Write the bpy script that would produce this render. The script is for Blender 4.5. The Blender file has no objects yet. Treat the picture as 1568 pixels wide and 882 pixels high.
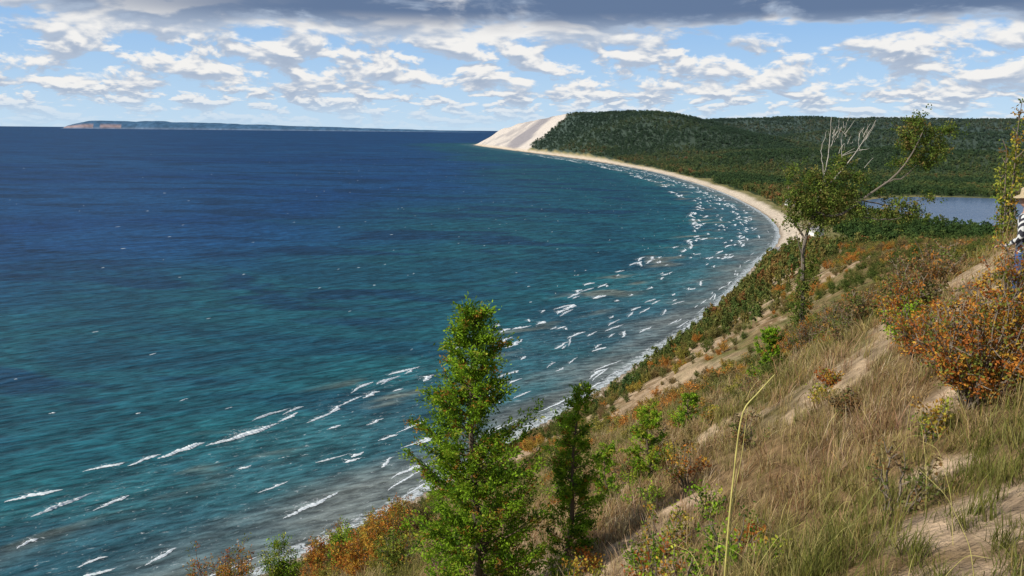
import bpy, math, numpy as np
from mathutils import Vector, Matrix
rng = np.random.default_rng(7)
scene = bpy.context.scene
scene.view_settings.view_transform = 'Standard'
scene.view_settings.look = 'None'
scene.view_settings.exposure = 0

# ------------------------------------------------------------------ helpers
def vnoise(x, y, seed=0):
    x = np.asarray(x, float); y = np.asarray(y, float)
    ix = np.floor(x).astype(np.int64); iy = np.floor(y).astype(np.int64)
    fx = x-ix; fy = y-iy
    fx = fx*fx*(3-2*fx); fy = fy*fy*(3-2*fy)
    def h(a, b):
        n = (a*374761393 + b*668265263 + seed*144269504) & 0xffffffff
        n = ((n ^ (n >> 13))*1274126177) & 0xffffffff
        n = (n ^ (n >> 16)) & 0xffffffff
        return n/4294967295.0
    a = h(ix, iy); b = h(ix+1, iy); c = h(ix, iy+1); d = h(ix+1, iy+1)
    return (a*(1-fx)+b*fx)*(1-fy)+(c*(1-fx)+d*fx)*fy
def fbm(x, y, seed=0, o=4):
    s = 0; a = .5; t = 0
    for i in range(o):
        s = s+a*vnoise(x*2**i, y*2**i, seed+i*17); t += a; a *= .5
    return s/t
def sstep(x, a, b):
    t = np.clip((x-a)/(b-a), 0, 1); return t*t*(3-2*t)
def smin(a, b, k):
    h = np.clip(.5+.5*(b-a)/k, 0, 1); return b*(1-h)+a*h-k*h*(1-h)
def mixc(c, col, m):
    return c*(1-m[:, None])+np.array(col)[None, :]*m[:, None]

def mesh_np(name, V, Q, mats=(), midx=None, col=None, attrs=None, smooth=False, link=True):
    me = bpy.data.meshes.new(name)
    V = np.asarray(V, np.float32); Q = np.asarray(Q, np.int32)
    me.vertices.add(len(V)); me.vertices.foreach_set('co', V.ravel())
    k = Q.shape[1]
    me.loops.add(Q.size); me.loops.foreach_set('vertex_index', Q.ravel())
    me.polygons.add(len(Q))
    me.polygons.foreach_set('loop_start', np.arange(0, Q.size, k, dtype=np.int32))
    me.polygons.foreach_set('loop_total', np.full(len(Q), k, np.int32))
    for m in mats: me.materials.append(m)
    if midx is not None: me.polygons.foreach_set('material_index', np.asarray(midx, np.int32))
    me.polygons.foreach_set('use_smooth', np.full(len(Q), smooth, bool))
    if col is not None:
        a = me.color_attributes.new('Col', 'FLOAT_COLOR', 'POINT')
        c = np.ones((len(V), 4), np.float32); c[:, :3] = col
        a.data.foreach_set('color', c.ravel())
    if attrs:
        for n, v in attrs.items():
            a = me.attributes.new(n, 'FLOAT', 'POINT'); a.data.foreach_set('value', np.asarray(v, np.float32))
    me.update(calc_edges=True); me.validate()
    ob = bpy.data.objects.new(name, me)
    if link: scene.collection.objects.link(ob)
    return ob

class NT:
    def __init__(s, tree): s.t = tree; tree.nodes.clear()
    def n(s, typ, ins=None, **props):
        nd = s.t.nodes.new(typ)
        for k, v in props.items(): setattr(nd, k, v)
        for k, v in (ins or {}).items():
            sk = nd.inputs[k]
            if isinstance(v, bpy.types.NodeSocket): s.t.links.new(v, sk)
            else: sk.default_value = v
        return nd
    def math(s, op, a, b=0.0, c=None):
        d = {0: a, 1: b}
        if c is not None: d[2] = c
        nd = s.n('ShaderNodeMath', d, operation=op); return nd.outputs[0]
    def mix(s, f, a, b, bt='MIX'):
        nd = s.n('ShaderNodeMix', data_type='RGBA', blend_type=bt)
        for i, v in ((0, f), (6, a), (7, b)):
            if isinstance(v, bpy.types.NodeSocket): s.t.links.new(v, nd.inputs[i])
            else: nd.inputs[i].default_value = v
        return nd.outputs[2]
    def maprange(s, v, a, b, c=0., d=1., smooth=True):
        nd = s.n('ShaderNodeMapRange', {0: v, 1: a, 2: b, 3: c, 4: d})
        if smooth: nd.interpolation_type = 'SMOOTHSTEP'
        return nd.outputs[0]
    def noise(s, vec, scale, detail=4, rough=.5, dist=0.):
        return s.n('ShaderNodeTexNoise', {'Vector': vec, 'Scale': scale, 'Detail': detail, 'Roughness': rough, 'Distortion': dist}).outputs[0]
    def link(s, a, b): s.t.links.new(a, b)
def newmat(name):
    m = bpy.data.materials.new(name); m.use_nodes = True
    return m, NT(m.node_tree)
def c4(r, g, b): return (r, g, b, 1)

def simple_mat(name, col, rough=.8, nscale=8., namt=.25):
    m, T = newmat(name)
    tc = T.n('ShaderNodeTexCoord').outputs['Object']
    nz = T.noise(tc, nscale, 5)
    f = T.maprange(nz, .3, .7, 1-namt, 1+namt)
    c = T.n('ShaderNodeVectorMath', {0: col[:3], 3: f}, operation='SCALE').outputs[0]
    b = T.n('ShaderNodeBsdfPrincipled', {'Base Color': c, 'Roughness': rough})
    bp = T.n('ShaderNodeBump', {'Height': nz, 'Strength': .3, 'Distance': .02}).outputs[0]
    T.link(bp, b.inputs['Normal'])
    T.link(b.outputs[0], T.n('ShaderNodeOutputMaterial').inputs[0]); return m

HAZE = (.10, .145, .165)  # air haze over the far hills, baked into leaf and ground colours
def leaf_mat(name, ramp=None, trans=.35):
    """foliage: colour from per-leaf attribute, optionally tinted per instance"""
    m, T = newmat(name)
    a = T.n('ShaderNodeAttribute', attribute_name='Col').outputs['Color']
    c = a
    if ramp:
        r = T.n('ShaderNodeAttribute', attribute_name='itint', attribute_type='INSTANCER').outputs['Fac']
        rp = T.n('ShaderNodeValToRGB', {0: r}); e = rp.color_ramp
        while len(e.elements) < len(ramp): e.elements.new(.5)
        for el, (p, cc) in zip(e.elements, ramp): el.position = p; el.color = c4(*cc)
        c = T.mix(1., a, rp.outputs[0], 'MULTIPLY')
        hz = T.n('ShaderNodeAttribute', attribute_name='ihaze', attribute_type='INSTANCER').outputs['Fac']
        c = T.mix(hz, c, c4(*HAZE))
    d = T.n('ShaderNodeBsdfDiffuse', {0: c})
    if trans > 0:
        t = T.n('ShaderNodeBsdfTranslucent', {0: c})
        d = T.n('ShaderNodeMixShader', {0: trans, 1: d.outputs[0], 2: t.outputs[0]})
    T.link(d.outputs[0], T.n('ShaderNodeOutputMaterial').inputs[0]); return m

# ------------------------------------------------------------------ shoreline / terrain functions
SHC = np.array([(-900,-800),(-420,-240),(-260,-30),(-160,105),(-95,190),(-60,236),(-30,278),(3,338),(34,389),(67,454),
 (113,543),(154,632),(215,791),(277,930),(331,1088),(376,1305),(413,1627),(437,2014),(436,2762),(318,3765),(80,5027),
 (-130,6100),(-300,7100),(-342,7585),(-250,7950),(400,8600),(2000,10500),(9000,14000),(24000,16000)], float)
def chaikin(P, n):
    for _ in range(n):
        A = P[:-1]*.75+P[1:]*.25; B = P[:-1]*.25+P[1:]*.75
        Q = np.empty((len(A)*2, 2)); Q[0::2] = A; Q[1::2] = B
        P = np.vstack([P[:1], Q, P[-1:]])
    return P
SH = chaikin(SHC, 3)
POLY = np.vstack([SH, [(24000,-9000),(-900,-9000)]])
def signed_d(x, y):
    x = np.asarray(x, float).ravel(); y = np.asarray(y, float).ravel()
    best = np.full(x.shape, 1e18)
    for i in range(len(SH)-1):
        ax, ay = SH[i]; bx, by = SH[i+1]; dx, dy = bx-ax, by-ay
        t = np.clip(((x-ax)*dx+(y-ay)*dy)/(dx*dx+dy*dy), 0, 1)
        best = np.minimum(best, (x-ax-t*dx)**2+(y-ay-t*dy)**2)
    ins = np.zeros(x.shape, bool)
    for i in range(len(POLY)):
        ax, ay = POLY[i]; bx, by = POLY[(i+1) % len(POLY)]
        if ay == by: continue
        c = ((ay > y) != (by > y)) & (x < (bx-ax)*(y-ay)/(by-ay)+ax)
        ins ^= c
    return np.sqrt(best)*np.where(ins, 1, -1)
def ridge(x, y, pts, w):
    best = np.zeros_like(x)
    for (ax, ay, az), (bx, by, bz) in zip(pts[:-1], pts[1:]):
        dx, dy = bx-ax, by-ay
        t = np.clip(((x-ax)*dx+(y-ay)*dy)/(dx*dx+dy*dy), 0, 1)
        d2 = (x-ax-t*dx)**2+(y-ay-t*dy)**2
        best = np.maximum(best, (az+(bz-az)*t)*np.exp(-d2/w**2))
    return best
def lake_e(x, y):
    return np.sqrt(((x-840)/300)**2+((y-1325)/395)**2)+.08*(fbm(x/120, y/120, 5, 3)-.5)
def terrain(x, y):
    x = np.asarray(x, float).ravel(); y = np.asarray(y, float).ravel()
    d = signed_d(x, y); r = np.hypot(x, y)
    dn = d+(fbm(x/60, y/60, 3, 3)-.5)*np.clip(r/12-2, 0, 18)*sstep(d, 4, 50)
    face = .643*(dn-8)
    cap = 119.75-.13*np.maximum(y, 0)
    cap = np.where(cap < 3, 3+0*cap, cap)
    cap = cap+(fbm(x/45, y/45, 9, 3)-.5)*np.clip(r/15-1, 0, 7)
    z = smin(face, cap, np.clip(.02*r, .8, 12))
    # far hills
    hl = np.clip((y-1850)*.022, 0, 110)*sstep(d, 60, 700)*(1-.3*sstep(y, 6500, 9000))
    R1 = ridge(x, y, [(-300,7500,40),(-73,7200,140),(80,6850,178),(335,5750,226),(640,5050,212),(800,4500,190),(1100,3700,75),(1350,3200,35)], 540)
    R2 = ridge(x, y, [(900,7000,180),(2000,6600,215),(3200,6300,225),(4600,6300,235),(7000,6000,240)], 1000)
    R3 = ridge(x, y, [(900,3000,50),(1600,2700,65),(2600,2600,85)], 330)
    R4 = ridge(x, y, [(1500,4700,120),(2400,4300,135),(3600,4200,150)], 420)
    hn = (fbm(x/600, y/600, 21, 3)-.5)
    hills = np.maximum(np.maximum(R1, R2), np.maximum(np.maximum(hl*.6, R3), R4))+hn*105*sstep(y, 1900, 3500)*(1-.6*sstep(y, 4600, 5400))*sstep(d, 150, 900)
    gully = (fbm(x/260, y/260, 31, 3)-.5)*130*sstep(y, 5000, 5600)
    hills = smin(hills, .62*np.maximum(d-20+gully*sstep(d, 20, 200), 0)+2, 12)
    z = np.where(y > 1500, np.maximum(z, hills), z)
    # rises beside the viewpoint, and surface relief
    z = z+1.6*np.exp(-((x-11)**2+(y-16)**2)/60)+1.2*np.exp(-((x-12)**2/150+(y-36)**2/420))
    near = np.exp(-(r/90)**2)
    z = z+((fbm(x/1.6, y/1.6, 41, 3)-.5)*.35+(fbm(x/6, y/6, 43, 2)-.5)*.7)*sstep(r, 2, 9)*near*sstep(d, 5, 30)
    z = z+(fbm(x/9, y/9, 47, 3)-.5)*2.2*(1-near)*sstep(d, 10, 40)*(y < 1000)
    beach = .07*d
    z = np.where(d < 30, np.maximum(np.minimum(beach, 2), z), z)
    e = lake_e(x, y)
    z = np.where(e < 1.4, np.minimum(z, .5+(e-1)*45), z)
    z = np.where(d <= 0, np.maximum(.05*d-.25, -25), z)
    return z, d
HOUSES = [(347,1014,12,15,6.5,30),(368,1062,8,10,4.,10),(462,1480,11,14,6,20),(266,872,8,10,3.6,60)]
def house_clear(x, y):
    ok = np.ones(len(x), bool)
    for h in HOUSES: ok &= ((x-h[0])**2/16**2+(y-h[1]+30)**2/56**2) > 1
    return ok
def forest_mask(x, y, d):
    e = lake_e(x, y)
    dF = np.interp(y, [900,1000,1250,1500,1750,2500,5000], [60,70,62,50,42,42,46])
    dF = dF+(fbm(x/40, y/40, 61, 3)-.5)*34
    dune = (y > 5180+1.15*d+(fbm(x/90, y/90, 63, 3)-.5)*260) & (d < 640)
    blow = ((x-440-40)**2/25**2+(y-2260)**2/60**2) < 1
    return (y > 880) & (d > dF) & (e > 1.04) & ~dune & ~blow & house_clear(x, y), dune

# ------------------------------------------------------------------ ground mesh
ang = np.concatenate([np.arange(-42, 42, .14), np.arange(42, 318, 3.)])
ang = np.radians(ang)
def polar(rs):
    A, R = np.meshgrid(ang, rs)
    x = (R*np.sin(A)).ravel(); y = (R*np.cos(A)).ravel()
    na, nr = len(ang), len(rs)
    i = np.arange(nr-1)[:, None]*na; j = np.arange(na)[None, :]; j2 = (j+1) % na
    Q = np.stack([i+j, i+na+j, i+na+j2, i+j2], -1).reshape(-1, 4)
    return x, y, Q[:, ::-1]
rs = np.geomspace(.5, 20000, 720)
gx, gy, GQ = polar(rs)
gz, gd = terrain(gx, gy)
fm, dune = forest_mask(gx, gy, gd)
n1 = fbm(gx/3, gy/3, 71, 4); n2 = fbm(gx/22, gy/22, 73, 4)
col = np.tile(np.array([.20, .145, .07]), (len(gx), 1))
col = mixc(col, (.12, .12, .04), sstep(n1, .40, .60)*.8)
col = mixc(col, (.19, .115, .06), sstep(n2, .5, .66)*.6)
SAND = (.46, .335, .22)
SPOTS = [(3.7,6.4,.48),(2.7,5.4,.38),(2.2,6.0,.3),(1.5,10,.45),(5.6,10.5,.45),(2.6,12.5,.4),(4.4,8.6,.3)]
sandm = sstep(n1*.5+n2*.5, .58, .63)*.75*sstep(gd, 10, 30)
for (sx, sy, sr) in SPOTS:
    dd = np.hypot(gx-sx, (gy-sy)*.8)/sr
    sandm = np.maximum(sandm, (1-sstep(dd+(n1-.5)*3.5, .5, 1.4))*.9)
def mid_sand(x, y):
    q = np.exp(-((x-.19*y)/(.06*y+4))**2)*sstep(y, 60, 85)*(1-sstep(y, 220, 330))
    u_ = (x*.6+y*.8); v_ = (-x*.8+y*.6)
    return q*sstep(fbm(u_/9, v_/26, 77, 4), .43, .53)
sandm = np.maximum(sandm, mid_sand(gx, gy))
# bare scarps showing between the bushes low on the bluff
scarp = sstep(fbm((gx*.5+gy*.86)/16, (gx*.86-gy*.5)/40, 79, 4), .52, .60)*(gy > 250)*(gy < 860)*sstep(gd, 10, 18)*(1-sstep(gd, 60, 95))
sandm = np.maximum(sandm, scarp*.85)
col = mixc(col, SAND, sandm)
low = (gy > 780)
gs = low & (gd > 0)
mead = sstep(fbm(gx/14, gy/14, 151, 4), .4, .6)
col = mixc(col, (.25, .21, .10), gs*.95)
col = mixc(col, (.15, .15, .055), gs*mead*.7)
col = mixc(col, (.04, .055, .02), fm*1.)
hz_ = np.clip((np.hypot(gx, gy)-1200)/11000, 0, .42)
col = np.where(fm[:, None], col*(1-hz_[:, None])+np.array(HAZE)*hz_[:, None], col)  # haze mixed into the forest floor colour, stronger with distance
col = mixc(col, (.56, .50, .44), dune*1.)
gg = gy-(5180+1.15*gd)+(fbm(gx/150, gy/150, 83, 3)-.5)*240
shade_band = sstep(gg, 240, 330)*(1-sstep(gg, 620, 820))
shade_streak = sstep(fbm((gy+1.3*gd)/130, gd/500, 81, 4), .5, .6)
col = mixc(col, (.22, .21, .23), dune*np.maximum(shade_band*.85, shade_streak*.5*(gg > 700)))  # shadow band and gully shade painted grey into the dune colour
bw = np.interp(gy, [0,500,800,930,1050,1300,2000,4000], [5,7,14,40,30,24,28,34])+(fbm(gx/25, gy/25, 87, 3)-.5)*8
col = mixc(col, (.60, .50, .38), (1-sstep(gd, bw*.7, bw*1.25))*(gd > -5))
col = mixc(col, (.27, .21, .15), (1-sstep(gd, 1.5, 4.5)))
mg, T = newmat('ground_mat')
pos = T.n('ShaderNodeNewGeometry').outputs['Position']
a = T.n('ShaderNodeAttribute', attribute_name='Col').outputs['Color']
nA = T.noise(pos, 3.5, 6, .65); nB = T.noise(pos, .3, 5, .6)
f = T.math('MULTIPLY', T.maprange(nA, .3, .7, .6, 1.4), T.maprange(nB, .3, .7, .7, 1.3))
c = T.n('ShaderNodeVectorMath', {0: a, 3: f}, operation='SCALE').outputs[0]
b = T.n('ShaderNodeBsdfDiffuse', {0: c})
T.link(T.n('ShaderNodeBump', {'Height': T.noise(pos, 4., 5, .7), 'Strength': .9, 'Distance': .16}).outputs[0], b.inputs['Normal'])
T.link(b.outputs[0], T.n('ShaderNodeOutputMaterial').inputs[0])
mesh_np('ground', np.stack([gx, gy, gz], 1), GQ, [mg], col=col, smooth=True)

# ------------------------------------------------------------------ lake water
rw = np.geomspace(120, 150000, 480)
wx, wy, WQ = polar(rw)
wd = signed_d(wx, wy)
mw, T = newmat('lake_water_mat')
pos = T.n('ShaderNodeNewGeometry').outputs['Position']
dA = T.n('ShaderNodeAttribute', attribute_name='shore_d').outputs['Fac']
off = T.math('MULTIPLY', dA, -1.)
def aniso(sx, sy, rt=-42):
    m1 = T.n('ShaderNodeMapping', {'Vector': pos, 'Rotation': (0, 0, math.radians(rt))}).outputs[0]
    return T.n('ShaderNodeMapping', {'Vector': m1, 'Scale': (sx, sy, 1)}).outputs[0]
sw1 = T.noise(aniso(.025, .09), 1., 3, .55, .4)       # swell
sw2 = T.noise(aniso(.11, .32, -30), 1., 4, .65, .3)    # chop
big = T.noise(aniso(.0009, .0022, 8), 1., 4, .5, .6)
med = T.noise(aniso(.0045, .010, 12), 1., 4, .55, .5)
deep = T.mix(T.maprange(big, .35, .65), c4(.006, .038, .115), c4(.009, .056, .142))
teal = T.mix(T.maprange(med, .4, .6), c4(.008, .056, .084), c4(.013, .092, .108))
fz = T.math('ADD', T.maprange(off, 120, 900, 0, 1.), T.math('MULTIPLY', T.math('SUBTRACT', big, .5), 1.7))
cw = T.mix(T.maprange(fz, .12, .8), teal, deep)
patch = T.math('MULTIPLY', T.maprange(med, .50, .60), T.maprange(off, 110, 200))
cw = T.mix(T.math('MULTIPLY', patch, .8), cw, c4(.006, .028, .070))
sh = T.math('ADD', off, T.math('MULTIPLY', T.math('SUBTRACT', T.noise(aniso(.012, .03, -38), 1., 4), .5), 90))
cw = T.mix(T.maprange(sh, 115, 40, 0, .4), cw, c4(.055, .130, .145))
cw = T.mix(T.maprange(sh, 42, 3, 0, .75), cw, c4(.16, .165, .145))
barm = T.math('MULTIPLY', T.maprange(T.noise(aniso(.012, .03, -38), 1., 3), .53, .65), T.math('MULTIPLY', T.maprange(off, 52, 76), T.maprange(off, 122, 98)))
cw = T.mix(T.math('MULTIPLY', barm, .55), cw, c4(.19, .18, .125))
wv = T.math('MULTIPLY', T.maprange(sw1, .3, .7, .66, 1.34), T.maprange(sw2, .32, .68, .52, 1.52))  # wave shading put into the water colour: dark troughs, light crests
cw = T.n('ShaderNodeVectorMath', {0: cw, 3: wv}, operation='SCALE').outputs[0]
fo = T.noise(aniso(.28, .6, -40), 1., 6, .74, 1.2)
zone = T.math('ADD', T.math('MULTIPLY', T.maprange(off, 130, 90), .10), T.maprange(off, 9, 1, 0, .18))
foam = T.maprange(T.math('ADD', fo, zone), .69, .82)
foam = T.math('MULTIPLY', foam, T.maprange(off, 150, 120))
cw = T.mix(T.math('MULTIPLY', foam, .8), cw, c4(.68, .72, .72))
ht = T.math('ADD', T.math('MULTIPLY', T.noise(aniso(.025, .09), 1., 2, .55, .4), 3.2), T.math('MULTIPLY', T.noise(aniso(.11, .32, -30), 1., 4, .65, .3), 1.6))
bp = T.n('ShaderNodeBump', {'Height': ht, 'Strength': 1., 'Distance': .6}).outputs[0]
df = T.n('ShaderNodeBsdfDiffuse', {0: cw, 'Normal': bp}); gl = T.n('ShaderNodeBsdfGlossy', {0: c4(.8, .9, 1.), 'Roughness': .3, 'Normal': bp})
fr = T.n('ShaderNodeFresnel', {0: 1.33, 'Normal': bp}).outputs[0]
fr = T.math('MINIMUM', T.math('MULTIPLY', fr, .32), .09)
mx = T.n('ShaderNodeMixShader', {0: fr, 1: df.outputs[0], 2: gl.outputs[0]})
T.link(mx.outputs[0], T.n('ShaderNodeOutputMaterial').inputs[0])
mesh_np('lake_water', np.stack([wx, wy, 0*wx], 1), WQ, [mw], attrs={'shore_d': wd}, smooth=True)

# small inland lake
t = np.linspace(0, 2*np.pi, 97)[:-1]
ml, T = newmat('inland_lake_mat')
pos = T.n('ShaderNodeNewGeometry').outputs['Position']
nz = T.noise(pos, .25, 4); nl = T.noise(T.n('ShaderNodeMapping', {'Vector': pos, 'Scale': (.003, .012, 1)}).outputs[0], 1., 4)
cc = T.mix(T.maprange(nl, .35, .65), c4(.06, .105, .18), c4(.10, .155, .24))
b = T.n('ShaderNodeBsdfPrincipled', {'Base Color': cc, 'Roughness': .25, 'Specular IOR Level': .35,
    'Normal': T.n('ShaderNodeBump', {'Height': nz, 'Strength': .5, 'Distance': .3}).outputs[0]})
T.link(b.outputs[0], T.n('ShaderNodeOutputMaterial').inputs[0])
V = [(840, 1325, .5)]+[(840+330*math.cos(q), 1325+430*math.sin(q), .5) for q in t]
F = [(0, i+1, (i+1) % 96+1) for i in range(96)]
mesh_np('inland_lake', V, F, [ml])

# ------------------------------------------------------------------ breaking waves
seg = np.hypot(*np.diff(SH, axis=0).T); cs = np.concatenate([[0], np.cumsum(seg)])
def shore_at(s, off):
    x = np.interp(s, cs, SH[:, 0]); y = np.interp(s, cs, SH[:, 1])
    e = 25.
    tx = np.interp(s+e, cs, SH[:, 0])-np.interp(s-e, cs, SH[:, 0]); ty = np.interp(s+e, cs, SH[:, 1])-np.interp(s-e, cs, SH[:, 1])
    l = np.hypot(tx, ty)
    return x-ty/l*off, y+tx/l*off
ib = np.argmax(SH[:, 1] > 7500)
def s_of_y(yy): return float(np.interp(yy, SH[:ib, 1], cs[:ib]))
S0, S1 = s_of_y(150), s_of_y(4600)
BV, BQ, BF = [], [], []; bn = 0
prof = [(-5., .03, 0.), (-3.4, .05, .24), (-2.0, .1, .36), (-1.1, .3, .32), (-.45, .75, .55), (0, 1., 1.), (.35, .62, 1.), (.75, .15, .65), (1.15, .05, 0.)]
def breaker(s, off, L, w, h, lace=1.):
    global bn
    n = int(np.clip(L/.6, 12, 60)); tt = np.linspace(0, 1, n); ss = s+tt*L
    ph = rng.uniform(0, 6.28); sk = rng.normal(0, .10)
    o = off+np.sin(tt*rng.uniform(2, 6)+ph)*w*.8+np.sin(tt*rng.uniform(9, 18)+ph)*w*.25+(tt-.5)*L*sk+rng.normal(0, .1, n)*w*.5
    c_pk = rng.uniform(.25, .8)
    tp = np.interp(tt, [0, c_pk, 1], [.02, 1, .02])**.5*(1+rng.normal(0, .2, n))
    k = len(prof)
    for i in range(n):
        for (c_, zz, ff) in prof:
            px_, py_ = shore_at(ss[i], o[i]-c_*w*tp[i]*(1. if c_ > -1 else lace))
            BV.append((px_, py_, .06+zz*h*tp[i]))
            BF.append(ff*(.5+.5*tp[i]))
    for i in range(n-1):
        for j in range(k-1):
            a_ = bn+i*k+j; BQ.append((a_, a_+1, a_+k+1, a_+k))
    bn += n*k
def wsc(s): return 1+1.3*min(max((s-S0-150)/1300, 0), 1)
def rs_(): return S0+(S1-S0)*rng.uniform(0, 1)**1.05
for i in range(240):
    s = rs_(); breaker(s, rng.normal(94, 5)+8*math.sin(s/90), rng.uniform(6, 22)*wsc(s), rng.uniform(.6, 1.35)*wsc(s), rng.uniform(.35, .8))
for i in range(150):
    s = rs_(); breaker(s, rng.normal(68, 7), rng.uniform(4, 12)*wsc(s), rng.uniform(.45, .9)*wsc(s), rng.uniform(.3, .5))
for i in range(380):
    s = rs_(); breaker(s, rng.normal(38, 8), rng.uniform(6, 20)*wsc(s), rng.uniform(.45, 1.)*wsc(s), rng.uniform(.25, .5))
for i in range(190):
    s = rs_(); breaker(s, rng.uniform(1, 14), rng.uniform(12, 34), rng.uniform(.3, .65), .12)
for i in range(420):
    s = rng.uniform(S0, S1+800); o_ = 110+rng.exponential(340); k_ = 1+o_/700; breaker(s, o_, rng.uniform(1.4, 4.2)*k_, rng.uniform(.2, .45)*k_, .3, .5)
for (x, y, L, w, h, lc) in [(-123,318,25,1.7,.9,.5),(-104,338,34,1.5,1.,1.7),(-76,370,9,1.3,.7,1),(-64,392,12,1.4,.7,1),(-36,300,20,1.1,.5,1),(-64,270,26,1.2,.5,1.4),
                        (-10,540,12,1.8,.8,1),(-30,480,14,1.6,.8,1),(40,602,16,2.,.9,1),(65,640,20,2.,.9,1),(-40,420,14,1.6,.9,1.5),(-20,440,16,1.6,.8,1.3),(0,490,18,1.6,.8,1.3)]:
    dd = -float(signed_d([x], [y])[0])
    s_l = np.linspace(S0-200, S1, 4000); xx, yy = shore_at(s_l, dd); k_ = np.argmin((xx-x)**2+(yy-y)**2)
    breaker(s_l[k_]-L/2, dd, L, w, h, lc)
mf, T = newmat('foam_mat')
pos = T.n('ShaderNodeNewGeometry').outputs['Position']
fa = T.n('ShaderNodeAttribute', attribute_name='foam').outputs['Fac']
nz = T.noise(pos, 1.1, 7, .78, .8)
al = T.maprange(T.math('ADD', T.math('MULTIPLY', fa, .55), nz), .67, .89)
d_ = T.n('ShaderNodeBsdfDiffuse', {0: T.mix(T.maprange(nz, .35, .65), c4(.62, .70, .72), c4(.86, .88, .88))})
tr = T.n('ShaderNodeBsdfTransparent')
mx = T.n('ShaderNodeMixShader', {0: al, 1: tr.outputs[0], 2: d_.outputs[0]})
T.link(mx.outputs[0], T.n('ShaderNodeOutputMaterial').inputs[0])
mesh_np('breaking_waves', BV, BQ, [mf], attrs={'foam': BF}, smooth=True)

# ------------------------------------------------------------------ distant island
ix = np.linspace(-22600, -1200, 260)
IV = []; IC = []
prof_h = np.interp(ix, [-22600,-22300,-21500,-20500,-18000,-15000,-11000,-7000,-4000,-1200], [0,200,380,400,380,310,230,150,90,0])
prof_h = prof_h*(1+.14*(fbm(ix/600, ix*0, 91, 4)-.5)*2)
for i, x_ in enumerate(ix):
    for (yy, zf) in ((44600, -.0), (44700, .35), (44900, .7), (45500, 1.), (46500, 1.), (48000, 0.)):
        IV.append((x_, yy+300*vnoise(x_/900, 0, 3), -5+zf*(prof_h[i]+5)))
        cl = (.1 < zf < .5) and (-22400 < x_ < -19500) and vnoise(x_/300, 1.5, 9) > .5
        IC.append((.34, .25, .24) if cl else ((.15, .20, .28) if zf < .1 else (.06, .125, .21)))  # bluish island colours with the distance haze baked in
IQ = [(i*6+j, i*6+j+1, (i+1)*6+j+1, (i+1)*6+j) for i in range(len(ix)-1) for j in range(5)]
IQ = [q[::-1] for q in IQ]
mi, T = newmat('island_mat')
a = T.n('ShaderNodeAttribute', attribute_name='Col').outputs['Color']
nz = T.noise(T.n('ShaderNodeNewGeometry').outputs['Position'], .004, 5)
c = T.n('ShaderNodeVectorMath', {0: a, 3: T.maprange(nz, .3, .7, .8, 1.2)}, operation='SCALE').outputs[0]
T.link(T.n('ShaderNodeBsdfDiffuse', {0: c}).outputs[0], T.n('ShaderNodeOutputMaterial').inputs[0])
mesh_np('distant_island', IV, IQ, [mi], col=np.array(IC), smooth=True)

# ------------------------------------------------------------------ plant construction
def unit(v): return v/np.maximum(np.linalg.norm(v, axis=-1, keepdims=True), 1e-9)
def rand_unit(n): return unit(rng.normal(size=(n, 3)))
class Plant:
    def __init__(s): s.V = []; s.Q = []; s.C = []; s.M = []; s.n = 0
    def tube(s, pts, rad, col, k=6, m=0):
        pts = np.asarray(pts, float); rad = np.asarray(rad, float); n = len(pts)
        tg = unit(np.gradient(pts, axis=0)); ref = np.array([.31, .94, .1])
        a = unit(np.cross(tg, ref)); b = np.cross(tg, a)
        q = np.linspace(0, 2*np.pi, k, endpoint=False)
        ring = pts[:, None]+rad[:, None, None]*(np.cos(q)[None, :, None]*a[:, None]+np.sin(q)[None, :, None]*b[:, None])
        s.V.append(ring.reshape(-1, 3)); s.C.append(np.tile(col, (n*k, 1))*rng.uniform(.8, 1.2, (n*k, 1)))
        i = np.arange(n-1)[:, None]*k; j = np.arange(k)[None, :]; j2 = (j+1) % k
        Q = np.stack([i+j, i+j2, i+k+j2, i+k+j], -1).reshape(-1, 4)+s.n
        s.Q.append(Q); s.M.append(np.full(len(Q), m)); s.n += n*k
    def leaves(s, P, A, L, W, C, m=1):
        n = len(P); A = unit(A); B = unit(np.cross(A, rand_unit(n)))
        L = np.broadcast_to(L, n)[:, None]; W = np.broadcast_to(W, n)[:, None]
        V = np.stack([P-A*L/2, P+B*W/2, P+A*L/2, P-B*W/2], 1).reshape(-1, 3)
        Q = np.arange(n*4).reshape(n, 4)+s.n
        s.V.append(V); s.Q.append(Q); s.C.append(np.repeat(C, 4, 0)); s.M.append(np.full(n, m)); s.n += n*4
    def obj(s, name, mats, loc=(0, 0, 0), link=True, smooth=False):
        o = mesh_np(name, np.vstack(s.V), np.vstack(s.Q), mats, np.concatenate(s.M), np.vstack(s.C), link=link, smooth=smooth)
        o.location = loc; return o
def tz(x, y): return float(terrain([x], [y])[0][0])
def lcol(n, pal, w=None, v=.25):
    pal = np.array(pal); i = rng.choice(len(pal), n, p=w)
    return pal[i]*rng.uniform(1-v, 1+v, (n, 1))
bark = leaf_mat('bark_mat', trans=0.)
leafM = leaf_mat('leaf_mat')
CED = [(.18,.31,.022),(.26,.41,.03),(.07,.14,.018),(.36,.38,.05),(.34,.18,.035)]
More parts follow.
